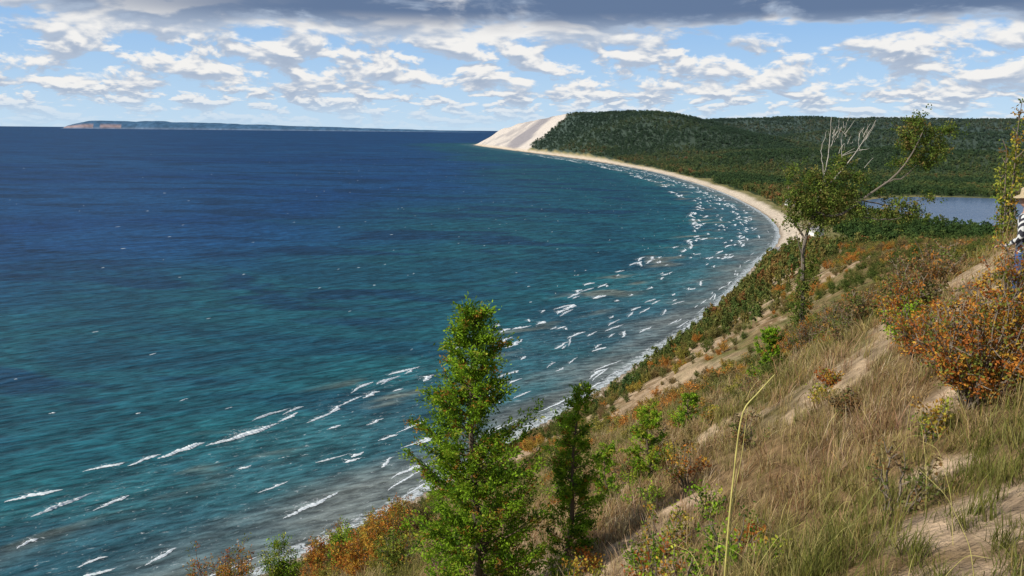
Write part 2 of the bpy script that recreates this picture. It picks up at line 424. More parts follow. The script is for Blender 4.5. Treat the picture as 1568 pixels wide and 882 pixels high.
def cedar(x, y, H, R, nb, nl, leaf=.07, lean=(0, 0), pal=CED, w=(.4,.29,.18,.07,.06), pw=.8):
    P = Plant()
    n = 14; t = np.linspace(0, 1, n)
    tr = np.stack([lean[0]*t+.04*np.sin(t*7), lean[1]*t+.03*np.cos(t*6), t*H], 1)
    P.tube(tr, (.04+.010*H)*(1-t*.93)*min(1, R*1.6), (.13, .10, .07), 8)
    for i in range(nb):
        tb = rng.uniform(.0, .985)
        az = i*2.399+rng.normal(0, .3)
        rr = R*((1-tb)**pw*.97+.04)*rng.uniform(.45, 1.22)*(.7+.6*vnoise(tb*9+5, az*1.1+3, 3))
        if tb < .1: rr *= .8
        st = np.array([np.interp(tb, t, tr[:, k]) for k in range(3)])
        el = rng.uniform(.25, .8)
        q = np.linspace(0, 1, 6)
        dr = np.array([math.cos(az), math.sin(az), 0])
        br = st+dr*rr*q[:, None]+np.array([0, 0, 1])*(q**1.6*rr*el)[:, None]
        P.tube(br, .013*(1-q*.85)*(.4+rr), (.14, .10, .07), 4)
        m = int(nl*(.35+.65*rr/R))
        nt = max(3, int(m/16))
        tq = rng.uniform(.15, 1., nt)**.7
        base = np.stack([np.interp(tq, q, br[:, k]) for k in range(3)], 1)
        td = unit(dr+rng.normal(0, .55, (nt, 3))+np.array([0, 0, .55]))
        tl = rng.uniform(.10, .24, nt)*(.6+.5*R)
        k_ = 16
        u = rng.uniform(0, 1, (nt, k_, 1))
        pp = (base[:, None]+td[:, None]*tl[:, None, None]*u+rng.normal(0, .018*(1+R*.4), (nt, k_, 3))).reshape(-1, 3)
        aa = (td[:, None]+rng.normal(0, .5, (nt, k_, 3))).reshape(-1, 3)
        cc = lcol(nt, pal, w, .2)[:, None].repeat(k_, 1).reshape(-1, 3)*rng.uniform(.75, 1.25, (nt*k_, 1))
        P.leaves(pp, aa, rng.uniform(.6, 1.3, len(pp))*leaf, rng.uniform(.32, .55, len(pp))*leaf, cc)
    return P
def put_cedar(name, x, y, top, *a, sink=.05, **k):
    g = tz(x, y)
    return cedar(x, y, top-g+sink, *a, **k).obj(name, [bark, leafM], (x, y, g-sink))
put_cedar('cedar_tree', -.48, 12, 117.6, 1.15, 290, 320, leaf=.055, lean=(-.06, 0), pw=.74)
put_cedar('cedar_tree', .87, 12.9, 116.23, .43, 130, 170, leaf=.050, lean=(.2, 0), pw=.5)
put_cedar('cedar_tree', 2.72, 16.7, 114.67, .42, 80, 110, leaf=.06, pw=.55, w=(.3,.3,.08,.27,.05))
put_cedar('cedar_tree', 1.87, 16.4, 114.03, .30, 60, 90, leaf=.055, pw=.6)
put_cedar('cedar_tree', 7.2, 24, 114.6, .50, 80, 100, leaf=.08, pw=.6)
put_cedar('cedar_tree', 4.9, 23.5, 112.9, .4, 50, 80, leaf=.07, pw=.5)

def shrub(H, R, nst, nl, leaf, pal, w=None, cr=.17, barkc=(.18, .145, .11), base=.15, upright=.6):
    P = Plant()
    for i in range(nst):
        az = rng.uniform(0, 6.28); rr = R*math.sqrt(rng.uniform(0, 1)); hh = H*(1-.45*(rr/R)**2)*rng.uniform(.65, 1.05)
        q = np.linspace(0, 1, 7)
        st = np.stack([math.cos(az)*rr*(base+(1-base)*q**1.2)+rng.normal(0, .03*R, 7), math.sin(az)*rr*(base+(1-base)*q**1.2)+rng.normal(0, .03*R, 7), hh*q], 1)
        P.tube(st, (.010+.006*H)*(1-.8*q), barkc, 4)
        nt = max(3, nl//14); tq = rng.uniform(.25, 1, nt)
        b_ = np.stack([np.interp(tq, q, st[:, k]) for k in range(3)], 1)
        td = unit(rng.normal(0, .8, (nt, 3))+np.array([0, 0, upright])+np.array([math.cos(az), math.sin(az), 0])*.4)
        tl = rng.uniform(.4, 1.2, nt)*cr*(H+R)*.6
        for kk in range(0, nt, 2):
            P.tube(np.array([b_[kk], b_[kk]+td[kk]*tl[kk]]), np.array([.006, .003])*(1+H*.4), barkc, 3)
        k_ = 14; u = rng.uniform(.2, 1.1, (nt, k_, 1))
        pp = (b_[:, None]+td[:, None]*tl[:, None, None]*u+rng.normal(0, leaf*.8, (nt, k_, 3))).reshape(-1, 3)
        cc = lcol(nt, pal, w, .25)[:, None].repeat(k_, 1).reshape(-1, 3)*rng.uniform(.7, 1.3, (nt*k_, 1))
        P.leaves(pp, rng.normal(size=pp.shape), rng.uniform(.6, 1.3, len(pp))*leaf, rng.uniform(.4, .7, len(pp))*leaf, cc)
    return P
def put(name, P, x, y, sink=.05): return P.obj(name, [bark, leafM], (x, y, tz(x, y)-sink))
ORG = [(.46,.18,.035),(.34,.11,.03),(.18,.20,.04),(.52,.31,.05)]
YG = [(.30,.32,.05),(.42,.34,.05),(.15,.21,.035),(.36,.20,.04)]
BRN = [(.22,.14,.07),(.28,.16,.06),(.17,.14,.06),(.14,.17,.045)]
put('autumn_shrub', shrub(1.5, .8, 66, 170, .045, ORG, (.32,.22,.26,.2)), 5.4, 9.9)
put('autumn_shrub', shrub(1.4, .7, 44, 130, .045, ORG, (.25,.2,.35,.2)), 6.3, 10.9)
put('autumn_shrub', shrub(1.0, .6, 30, 110, .045, ORG, (.3,.3,.2,.2)), 6.0, 12.6)
put('autumn_shrub', shrub(.9, .6, 30, 110, .045, ORG, (.3,.3,.2,.2)), 6.6, 14.6)
put('autumn_shrub', shrub(2.9, 1.1, 30, 200, .10, ORG, (.25,.05,.15,.55)), -5.4, 37)
put('autumn_shrub', shrub(2.3, .9, 24, 160, .10, ORG, (.35,.1,.1,.45)), -7.0, 39)
put('leafy_shrub', shrub(2.4, .7, 22, 180, .08, YG, (.3,.1,.55,.05)), -3.7, 27)
for (x, y, h, r_, p_) in [(-22,60,7.8,2.0,ORG),(-19.6,59,6.4,1.6,ORG),(-17.2,62,5.4,1.4,CED[:4]),(-16.5,80,5.6,1.8,ORG),(-14,84,4.6,1.6,YG),(-12,75,4.2,1.4,ORG),(-13.5,68,3.8,1.2,CED[:4]),(-11,88,4.8,1.6,ORG),(-8.5,60,3.6,1.2,ORG),(-9.5,70,4.,1.3,YG),(-15,66,3.8,1.4,ORG),(-6.5,55,3.2,1.2,BRN),(-11.5,58,3.6,1.4,CED[:4]),(-9.5,50,3.,1.2,ORG),(-7,46,2.4,1.,YG)]:
    put('autumn_shrub' if p_ is ORG else 'leafy_shrub', shrub(h, r_, 24, 200, .16, p_), x, y)
for i in range(72):
    y = rng.uniform(7, 34); x = y*rng.uniform(.02, .5)
    h = rng.uniform(.3, .8); q = rng.integers(0, 8); p_ = [YG, ORG, ORG, CED[:4], CED[:4], BRN, BRN, BRN][q]
    put('weed_clump' if q < 5 else 'brown_weed_clump', shrub(h, h*.6, 10, 64, .040+.001*y, p_, base=.3), x, y, .03)
for k_, (x, y, h, r_) in enumerate([(9,19,1.3,.9),(10.8,22,1.5,1.),(8.2,20,1.,.8),(13,27,1.8,1.2),(15,31,2.,1.3),(17,36,2.2,1.4),(12.5,30,1.6,1.1),(7.6,16.5,.9,.7),(9.6,25,1.3,.9),(11,32,1.5,1.2),(14,38,2.,1.4),(18,44,2.2,1.6)]):
    put('brown_shrub', shrub(h, r_, 34, 120, .07, BRN+[(.13,.17,.04) if k_ % 3 else (.44,.19,.04)], barkc=(.24,.19,.15)), x, y)

# ---- windswept tree with bare tops
P = Plant(); sc = .0256
def px(lst, dep=None):
    return np.array([(a_*sc, (dep or 0)*i/len(lst), b_*sc) for i, (a_, b_) in enumerate(lst)])
def curve(pts, n=10):
    pts = np.asarray(pts); q = np.linspace(0, len(pts)-1, n); i = np.arange(len(pts))
    c_ = np.stack([np.interp(q, i, pts[:, k]) for k in range(3)], 1)
    c_[1:-1] = (c_[:-2]+2*c_[1:-1]+c_[2:])/4; return c_
BR = (.20, .17, .135); WH = (.5, .46, .40)
limbs = [([(2,-75),(0,-10),(-4,60),(-6,110),(8,160),(22,200)], .11, BR, 0.),
 ([(8,160),(22,220),(26,260),(27,305)], .026, WH, .4), ([(22,200),(45,225),(68,262),(86,298)], .024, WH, -.5),
 ([(22,205),(12,250),(20,285)], .016, WH, .2), ([(45,225),(42,270),(50,296)], .014, WH, .2), ([(26,260),(36,285),(38,305)], .010, WH, .2),
 ([(0,110),(-25,150),(-30,200)], .05, BR, .6), ([(8,160),(45,150),(75,180),(110,205),(140,240),(155,285)], .06, BR, -.6),
 ([(110,205),(150,215),(180,260),(205,285)], .03, BR, .5), ([(75,180),(120,170),(160,175),(190,185)], .03, BR, .4),
 ([(60,160),(90,150),(130,150),(150,160)], .03, BR, -.4), ([(0,70),(-15,110),(-22,130)], .03, BR, -.5), ([(8,150),(30,170),(55,170)], .04, BR, .8)]
for l, r0, cl, dep in limbs:
    c_ = curve(px(l, dep), 14); c_ = c_+rng.normal(0, .018, c_.shape); P.tube(c_, np.linspace(r0, r0*.3, 14), cl, 6)
for i in range(36):
    bx_, bz_ = [(27, 275), (72, 268), (48, 265)][rng.integers(0, 3)]
    s_ = px([(bx_+rng.normal(0, 4), bz_+rng.normal(0, 16))])[0]; e_ = s_+rng.normal(0, .16, 3)+np.array([.08, 0, .3])
    P.tube(np.array([s_, (s_+e_)/2+rng.normal(0, .03, 3), e_]), [.008, .006, .004], WH, 3)
OL = [(.10,.155,.028),(.16,.21,.04),(.22,.22,.055),(.24,.18,.06)]
clumps = [(-25,185,18,16),(-5,170,24,22),(20,185,26,22),(40,165,24,18),(0,210,20,14),(35,215,20,14),(60,190,18,14),(-20,150,16,14),(15,140,18,12),(45,235,14,12),(70,215,14,12),(-30,220,10,8),
 (75,165,16,12),(145,285,16,22),(155,255,14,14),(170,280,18,14),(185,262,16,10),(205,285,16,10),(150,300,10,8),(130,235,10,8),(160,240,14,9),(140,268,12,14),(185,250,18,10),
 (130,175,14,10),(150,170,14,9),(165,160,14,9),(185,185,10,7),(115,160,12,10),(140,150,12,8),(-5,30,12,34),(5,75,10,26),(180,235,12,8),(100,195,8,6),(-8,0,14,20)]
for (cx, cz_, rx, rz) in clumps:
    nn = int(rx*rz*2.9); nt = nn//12
    ct = np.stack([cx+rng.normal(0, rx*.62, nt), rng.normal(0, rx*.6, nt), cz_+rng.normal(0, rz*.62, nt)], 1)*sc
    pp = (ct[:, None]+rng.normal(0, .07, (nt, 12, 3))).reshape(-1, 3)
    cc = lcol(nt, OL, (.35,.35,.2,.1))[:, None].repeat(12, 1).reshape(-1, 3)*rng.uniform(.7, 1.3, (nt*12, 1))
    P.leaves(pp, rng.normal(size=pp.shape), .10, .055, cc)
P.obj('windswept_tree', [bark, leafM], (11.7, 35, 112.85))
P = shrub(4.4, .55, 9, 300, .085, YG, (.3,.15,.4,.15), cr=.08, upright=1.2, base=.3)
put('aspen_tree', P, 12.35, 22, .1)

# ------------------------------------------------------------------ instanced vegetation
def collection_of(name, objs):
    c_ = bpy.data.collections.new(name)
    for o in objs: c_.objects.link(o)
    return c_
def scatter(name, x, y, z, scl, protos, tilt=.12, sxy=None, tint=None, haze=None):
    n = len(x)
    me = bpy.data.meshes.new(name); me.vertices.add(n)
    me.vertices.foreach_set('co', np.stack([x, y, z], 1).astype(np.float32).ravel())
    def at(nm, ty, v, key):
        a_ = me.attributes.new(nm, ty, 'POINT'); a_.data.foreach_set(key, np.ascontiguousarray(v).ravel())
    rot = np.stack([rng.normal(0, tilt, n), rng.normal(0, tilt, n), rng.uniform(0, 6.28, n)], 1).astype(np.float32)
    sxy = scl if sxy is None else sxy
    at('irot', 'FLOAT_VECTOR', rot, 'vector'); at('iscl', 'FLOAT_VECTOR', np.stack([sxy, sxy, scl], 1).astype(np.float32), 'vector')
    at('iidx', 'INT', rng.integers(0, len(protos), n).astype(np.int32), 'value')
    at('itint', 'FLOAT', np.clip(tint if tint is not None else rng.uniform(0, 1, n), 0, 1).astype(np.float32), 'value')
    at('ihaze', 'FLOAT', (haze if haze is not None else np.zeros(n)).astype(np.float32), 'value')
    ob = bpy.data.objects.new(name, me); scene.collection.objects.link(ob)
    g = bpy.data.node_groups.new(name+'_nodes', 'GeometryNodeTree')
    g.interface.new_socket('Geometry', in_out='INPUT', socket_type='NodeSocketGeometry')
    g.interface.new_socket('Geometry', in_out='OUTPUT', socket_type='NodeSocketGeometry')
    gi = g.nodes.new('NodeGroupInput'); go = g.nodes.new('NodeGroupOutput')
    m2p = g.nodes.new('GeometryNodeMeshToPoints'); iop = g.nodes.new('GeometryNodeInstanceOnPoints')
    ci = g.nodes.new('GeometryNodeCollectionInfo'); ci.inputs['Collection'].default_value = collection_of(name+'_variants', protos)
    ci.inputs['Separate Children'].default_value = True; ci.inputs['Reset Children'].default_value = True
    def na(nm, dt):
        q = g.nodes.new('GeometryNodeInputNamedAttribute'); q.data_type = dt; q.inputs[0].default_value = nm
        return [o for o in q.outputs if o.enabled and o.name == 'Attribute'][0]
    L = g.links.new
    L(gi.outputs[0], m2p.inputs[0]); L(m2p.outputs[0], iop.inputs['Points']); L(ci.outputs[0], iop.inputs['Instance'])
    iop.inputs['Pick Instance'].default_value = True
    L(na('iidx', 'INT'), iop.inputs['Instance Index'])
    e2r = g.nodes.new('FunctionNodeEulerToRotation'); L(na('irot', 'FLOAT_VECTOR'), e2r.inputs[0]); L(e2r.outputs[0], iop.inputs['Rotation'])
    L(na('iscl', 'FLOAT_VECTOR'), iop.inputs['Scale']); L(iop.outputs[0], go.inputs[0])
    md = ob.modifiers.new('scatter', 'NODES'); md.node_group = g
    return ob

# forest trees (metres, about 13 m tall)
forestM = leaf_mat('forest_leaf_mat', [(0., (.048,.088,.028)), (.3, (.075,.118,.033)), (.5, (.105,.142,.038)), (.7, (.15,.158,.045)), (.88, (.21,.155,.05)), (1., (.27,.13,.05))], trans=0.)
def forest_tree(conifer=False):
    P = Plant(); H = rng.uniform(11, 14)
    P.tube(np.array([(0, 0, -1), (.1, 0, H*.4), (0, .1, H*.8)]), [.3, .22, .1], (2.2, 2.1, 1.9), 5)
    nc = 16
    for i in range(nc):
        if conifer: tt = rng.uniform(.15, 1); rr = 2.6*(1.05-tt); cz_ = H*tt
        else: tt = rng.uniform(.35, 1.); rr = 3.6*math.sqrt(max(0, 1-((tt-.55)/.5)**2)); cz_ = H*tt
        az = rng.uniform(0, 6.28); q = rng.uniform(.4, 1)
        c0 = np.array([math.cos(az)*rr*q, math.sin(az)*rr*q, cz_])
        n = 16; v = rand_unit(n); pp = c0+v*rng.uniform(.5, 1.5, (n, 1))*(.7 if conifer else 1.)
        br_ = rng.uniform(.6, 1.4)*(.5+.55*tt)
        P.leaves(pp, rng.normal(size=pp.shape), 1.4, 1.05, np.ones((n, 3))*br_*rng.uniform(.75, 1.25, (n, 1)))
    return P.obj('forest_tree_variant', [forestM, forestM], link=False)
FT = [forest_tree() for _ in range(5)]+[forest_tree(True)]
N = 72000; qx = .75
az = np.radians(rng.uniform(-4, 36, N)); u = rng.uniform(0, 1, N)
r_ = (900**qx+(7600**qx-900**qx)*u)**(1/qx)
x_, y_ = r_*np.sin(az), r_*np.cos(az)
z_, d_s = terrain(x_, y_); fmk, _ = forest_mask(x_, y_, d_s)
k_ = fmk & (z_ > .6); x_, y_, z_, r_, d_s = x_[k_], y_[k_], z_[k_], r_[k_], d_s[k_]
N2 = 2600
s2 = rng.uniform(s_of_y(330), s_of_y(810), N2); o2 = -rng.uniform(9, 75, N2)
xb, yb = shore_at(s2, o2); zb, db = terrain(xb, yb)
kb = (rng.uniform(0, 1, N2) < np.interp(db, [9, 35, 75], [.85, .6, .25])*np.interp(yb, [330, 450, 600], [.12, .5, .8])*np.clip(.12+1.4*sstep(fbm(xb/30, yb/30, 171, 3), .42, .6), 0, 1)) & house_clear(xb, yb); xb, yb, zb, db = xb[kb], yb[kb], zb[kb], db[kb]
x_ = np.concatenate([x_, xb]); y_ = np.concatenate([y_, yb]); z_ = np.concatenate([z_, zb]); r_ = np.concatenate([r_, np.hypot(xb, yb)]); d_s = np.concatenate([d_s, db])
sc_ = rng.uniform(.6, 1.15, len(x_)); wd_ = sc_*np.interp(r_, [350, 550, 900, 2000, 5000, 7600], [.4, .6, .9, 1.15, 2.0, 2.6])
tn = -.02+.58*sstep(fbm(x_/260, y_/260, 121, 4), .36, .64)+rng.normal(0, .17, len(x_))+.24*(1-sstep(d_s, 60, 200))*(y_ > 900)*sstep(fbm(x_/90, y_/90, 127, 3), .4, .6)
tn = tn-.22*np.exp(-((x_-900)**2/700**2+(y_-4600)**2/900**2))+.2*(y_ < 900)*sstep(fbm(x_/25, y_/25, 129, 3), .45, .6)  # darker tint on the ridge trees stands in for a cloud shadow
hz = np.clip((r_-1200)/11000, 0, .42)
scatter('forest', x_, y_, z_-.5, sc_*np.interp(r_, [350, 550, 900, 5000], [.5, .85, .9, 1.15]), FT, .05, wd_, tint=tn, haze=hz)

# shrubs on the bluff
shrubM = leaf_mat('shrub_leaf_mat', [(0., (.08,.115,.028)), (.3, (.125,.15,.038)), (.5, (.18,.16,.058)), (.7, (.22,.15,.075)), (.85, (.26,.25,.05)), (1., (.42,.19,.045))], trans=.2)
def shrub_variant(H, R):
    P = shrub(H, R, 12, 110, .16, [(1., 1., 1.), (.7, .72, .7), (1.3, 1.2, 1.1)], barkc=(1.1, 1., .95))
    return P.obj('shrub_variant', [shrubM, shrubM], link=False)
SV = [shrub_variant(2.2, 1.), shrub_variant(2., 1.3), shrub_variant(3., 1.), shrub_variant(2.4, 1.2)]
N = 30000
az = np.radians(rng.uniform(-30, 36, N)); u = rng.uniform(0, 1, N); r_ = (20**.5+(1000**.5-20**.5)*u)**(1/.5)
x_, y_ = r_*np.sin(az), r_*np.cos(az); z_, d_s = terrain(x_, y_)
dens = .13+.8*(1-sstep(d_s, 18, 55))*(y_ > 100)*(y_ < 760)
capd = z_-(119.75-.13*y_)
dens = np.maximum(dens, .9*sstep(capd, -16-.05*y_, -2)*sstep(x_/y_, .25, .34)*sstep(y_, 30, 46))
dens = np.maximum(dens, .5*(x_/y_ > .3)*(y_ > 200))
dens *= np.where(y_ < 700, .3+1.2*sstep(fbm(x_/14, y_/14, 101, 3), .4, .6), 1.)
sc_m = sstep(fbm((x_*.5+y_*.86)/16, (x_*.86-y_*.5)/40, 79, 4), .52, .60)*(y_ > 250)*(y_ < 860)
dens *= (1-.9*mid_sand(x_, y_))*(1-.8*sc_m)
k_ = (rng.uniform(0, 1, N) < dens) & (d_s > 7+np.where(y_ > 780, 24, 0)) & (lake_e(x_, y_) > 1.03) & ~((y_ > 880) & (d_s < 60) & (rng.uniform(0, 1, N) < .8)) & ~((y_ < 26) & (x_/y_ > .4)) & house_clear(x_, y_)
x_, y_, z_, r_, d_s = x_[k_], y_[k_], z_[k_], r_[k_], d_s[k_]
sc_ = rng.uniform(.45, 1.15, len(x_))*np.interp(r_, [20, 40, 70, 200, 500, 900], [.22, .45, .9, 1.4, 2.3, 2.5])*np.where(d_s < 45, 1.3, 1.)
tn = .65*sstep(fbm(x_/18, y_/18, 131, 3), .35, .65)+rng.normal(.26, .24, len(x_))-.15*(d_s < 45)
scatter('bluff_shrubs', x_, y_, z_-.1, sc_, SV, .1, tint=tn)

# grass
grassM = leaf_mat('grass_mat', [(0., (.17,.18,.045)), (.2, (.25,.24,.07)), (.4, (.37,.30,.12)), (.6, (.49,.37,.18)), (.8, (.34,.195,.10)), (1., (.57,.45,.26))], trans=.25)
def tuft(nb, H, spread, w=.006, bend=.5):
    V = []; Q = []; C = []; n = 0
    for i in range(nb):
        az = rng.uniform(0, 6.28); h = H*rng.uniform(.5, 1.1); b_ = rng.uniform(.05, 1)*bend*h
        ox, oy = rng.normal(0, spread, 2); q = np.array([0, .35, .7, 1.])
        cx = ox+math.cos(az)*b_*q**2; cy = oy+math.sin(az)*b_*q**2; cz_ = h*(q-.25*(b_/h)*q**2)-.03
        sa = az+rng.normal(1.57, .6); ww = w*rng.uniform(.6, 1.4)*np.array([1, .9, .6, .1])
        for k in range(4):
            V += [(cx[k]-math.cos(sa)*ww[k], cy[k]-math.sin(sa)*ww[k], cz_[k]), (cx[k]+math.cos(sa)*ww[k], cy[k]+math.sin(sa)*ww[k], cz_[k])]
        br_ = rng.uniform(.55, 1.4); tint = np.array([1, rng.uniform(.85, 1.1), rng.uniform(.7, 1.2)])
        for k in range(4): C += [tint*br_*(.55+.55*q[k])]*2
        for k in range(3): Q.append((n+2*k, n+2*k+1, n+2*k+3, n+2*k+2))
        n += 8
    return mesh_np('grass_tuft_variant', V, Q, [grassM], col=np.array(C), link=False)
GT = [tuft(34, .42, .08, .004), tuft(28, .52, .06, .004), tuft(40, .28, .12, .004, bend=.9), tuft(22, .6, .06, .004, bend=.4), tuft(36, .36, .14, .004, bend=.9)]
N = 52000
az = np.radians(rng.uniform(-34, 42, N)); u = rng.uniform(0, 1, N); q_ = .55
r_ = (2.4**q_+(120**q_-2.4**q_)*u)**(1/q_)
x_, y_ = r_*np.sin(az), r_*np.cos(az); z_, d_s = terrain(x_, y_)
gn1 = fbm(x_/3, y_/3, 71, 4); gn2 = fbm(x_/22, y_/22, 73, 4)
sm = sstep(gn1*.5+gn2*.5, .58, .63)*.75
for (sx, sy, sr) in SPOTS:
    sm = np.maximum(sm, .88*(1-sstep(np.hypot(x_-sx, (y_-sy)*.8)/sr+(gn1-.5)*3.5, .6, 1.5)))
sm = np.maximum(sm, mid_sand(x_, y_)*.9)
sm = np.maximum(sm, .65*sstep(fbm(x_/1.8, y_/1.8, 161, 3), .55, .68))
k_ = (rng.uniform(0, 1, N) > sm) & (d_s > 12)
x_, y_, z_, r_ = x_[k_], y_[k_], z_[k_], r_[k_]
sc_ = rng.uniform(.4, 1.15, len(x_))*np.interp(r_, [2.4, 6, 20, 60, 120], [.4, .7, 1., 1.5, 2.2])*(.45+1.*fbm(x_/3, y_/3, 111, 3))
tn = 1.7*(fbm(x_/4, y_/4, 141, 3)-.5)+.7*(fbm(x_/14, y_/14, 143, 2)-.5)+rng.normal(.54, .2, len(x_))
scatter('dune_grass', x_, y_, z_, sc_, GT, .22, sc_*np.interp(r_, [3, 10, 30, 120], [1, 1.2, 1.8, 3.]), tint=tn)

# tall foreground stalks
stM = simple_mat('stalk_mat', (.50, .44, .13), .6, 12, .2)
def stalk(name, pts, r0):
    P = Plant(); pts = np.array(pts, float)
    q = np.linspace(0, 1, 24); s_ = np.linspace(0, 1, len(pts))
    c_ = np.stack([np.interp(q, s_, pts[:, k]) for k in range(3)], 1)
    for _ in range(3): c_[1:-1] = (c_[:-2]+2*c_[1:-1]+c_[2:])/4
    P.tube(c_, np.linspace(r0, r0*.35, 24), (1, 1, 1), 5, 0)
    return P.obj(name, [stM, stM], smooth=True)
g0 = tz(1.33, 5)
stalk('grass_stalk', [(1.30,5.,g0-.1),(1.31,5.,117.6),(1.33,5.,118.0),(1.35,5.,118.40),(1.43,5.02,118.47),(1.50,5.05,118.54),(1.55,5.05,118.60)], .0075)
stalk('grass_stalk', [(1.31,5.,g0-.1),(1.33,5.01,117.8),(1.37,5.0,118.1),(1.39,5.,118.42)], .004)
for i in range(48):
    x0 = rng.uniform(.4, 4.8); y0 = rng.uniform(4.2, 9.5)
    if x0/y0 > .62: continue
    g0 = tz(x0, y0); h_ = rng.uniform(.35, .75); dx, dy = rng.normal(0, .16, 2)
    stalk('grass_stalk', [(x0, y0, g0-.05), (x0+dx*.3, y0+dy*.3, g0+h_*.5), (x0+dx, y0+dy, g0+h_*.95), (x0+dx*1.8, y0+dy*1.8, g0+h_*rng.uniform(.85, 1.15))], rng.uniform(.0018, .003))

# ------------------------------------------------------------------ houses on the far beach
white = simple_mat('white_siding_mat', (.80, .80, .77), .7, 3, .05); roofM = simple_mat('roof_shingle_mat', (.20, .19, .19), .9, 3, .2)
glass = simple_mat('window_glass_mat', (.03, .04, .05), .2, 3, .1)
def box(name, parent, c0, s_, mat, rz=0):
    x, y, z = s_[0]/2, s_[1]/2, s_[2]/2
    V = [(c0[0]+a_*x, c0[1]+b_*y, c0[2]+c_*z) for a_ in (-1, 1) for b_ in (-1, 1) for c_ in (-1, 1)]
    Q = [(0,1,3,2),(4,6,7,5),(0,4,5,1),(2,3,7,6),(0,2,6,4),(1,5,7,3)]
    o = mesh_np(name, V, Q, [mat]); o.parent = parent; return o
def house(name, x, y, w, l, h, ang_, rm):
    e = bpy.data.objects.new(name, None); scene.collection.objects.link(e)
    e.location = (x, y, tz(x, y)-.1); e.rotation_euler = (0, 0, math.radians(ang_))
    box('walls', e, (0, 0, h/2), (w, l, h), white)
    rh = w*.36; ov = .5
    V = [(-w/2-ov,-l/2-ov,h+.02),(w/2+ov,-l/2-ov,h+.02),(w/2+ov,l/2+ov,h+.02),(-w/2-ov,l/2+ov,h+.02),(0,-l/2-ov,h+rh),(0,l/2+ov,h+rh)]
    me = bpy.data.meshes.new('roof'); me.from_pydata(V, [], [(0,3,2,1),(0,4,5,3),(1,2,5,4)]); me.materials.append(rm)
    o = bpy.data.objects.new('roof', me); scene.collection.objects.link(o); o.parent = e
    g = [(-w/2,-l/2+.01,h+.03),(w/2,-l/2+.01,h+.03),(0,-l/2+.01,h+rh*.9),(-w/2,l/2-.01,h+.03),(w/2,l/2-.01,h+.03),(0,l/2-.01,h+rh*.9)]
    me = bpy.data.meshes.new('gables'); me.from_pydata(g, [], [(0,1,2),(3,5,4)]); me.materials.append(white)
    o = bpy.data.objects.new('gables', me); scene.collection.objects.link(o); o.parent = e
    for i in range(int(l//3)):
        yy = -l/2+1.8+i*3
        for sx in (-1, 1): box('window', e, (sx*(w/2+.03), yy, h*.62), (.08, 1.2, 1.3), glass)
    for i in range(int(w//3)): box('window', e, (-w/2+1.6+i*3, -l/2-.03, h*.62), (1.2, .08, 1.3), glass)
    box('door', e, (w/2-1., -l/2-.03, 1.05), (1., .09, 2.1), roofM)
    box('chimney', e, (w*.2, l*.2, h+rh*.9), (.9, .9, 1.8), roofM)
for h in HOUSES: house('beach_house', *h, roofM)

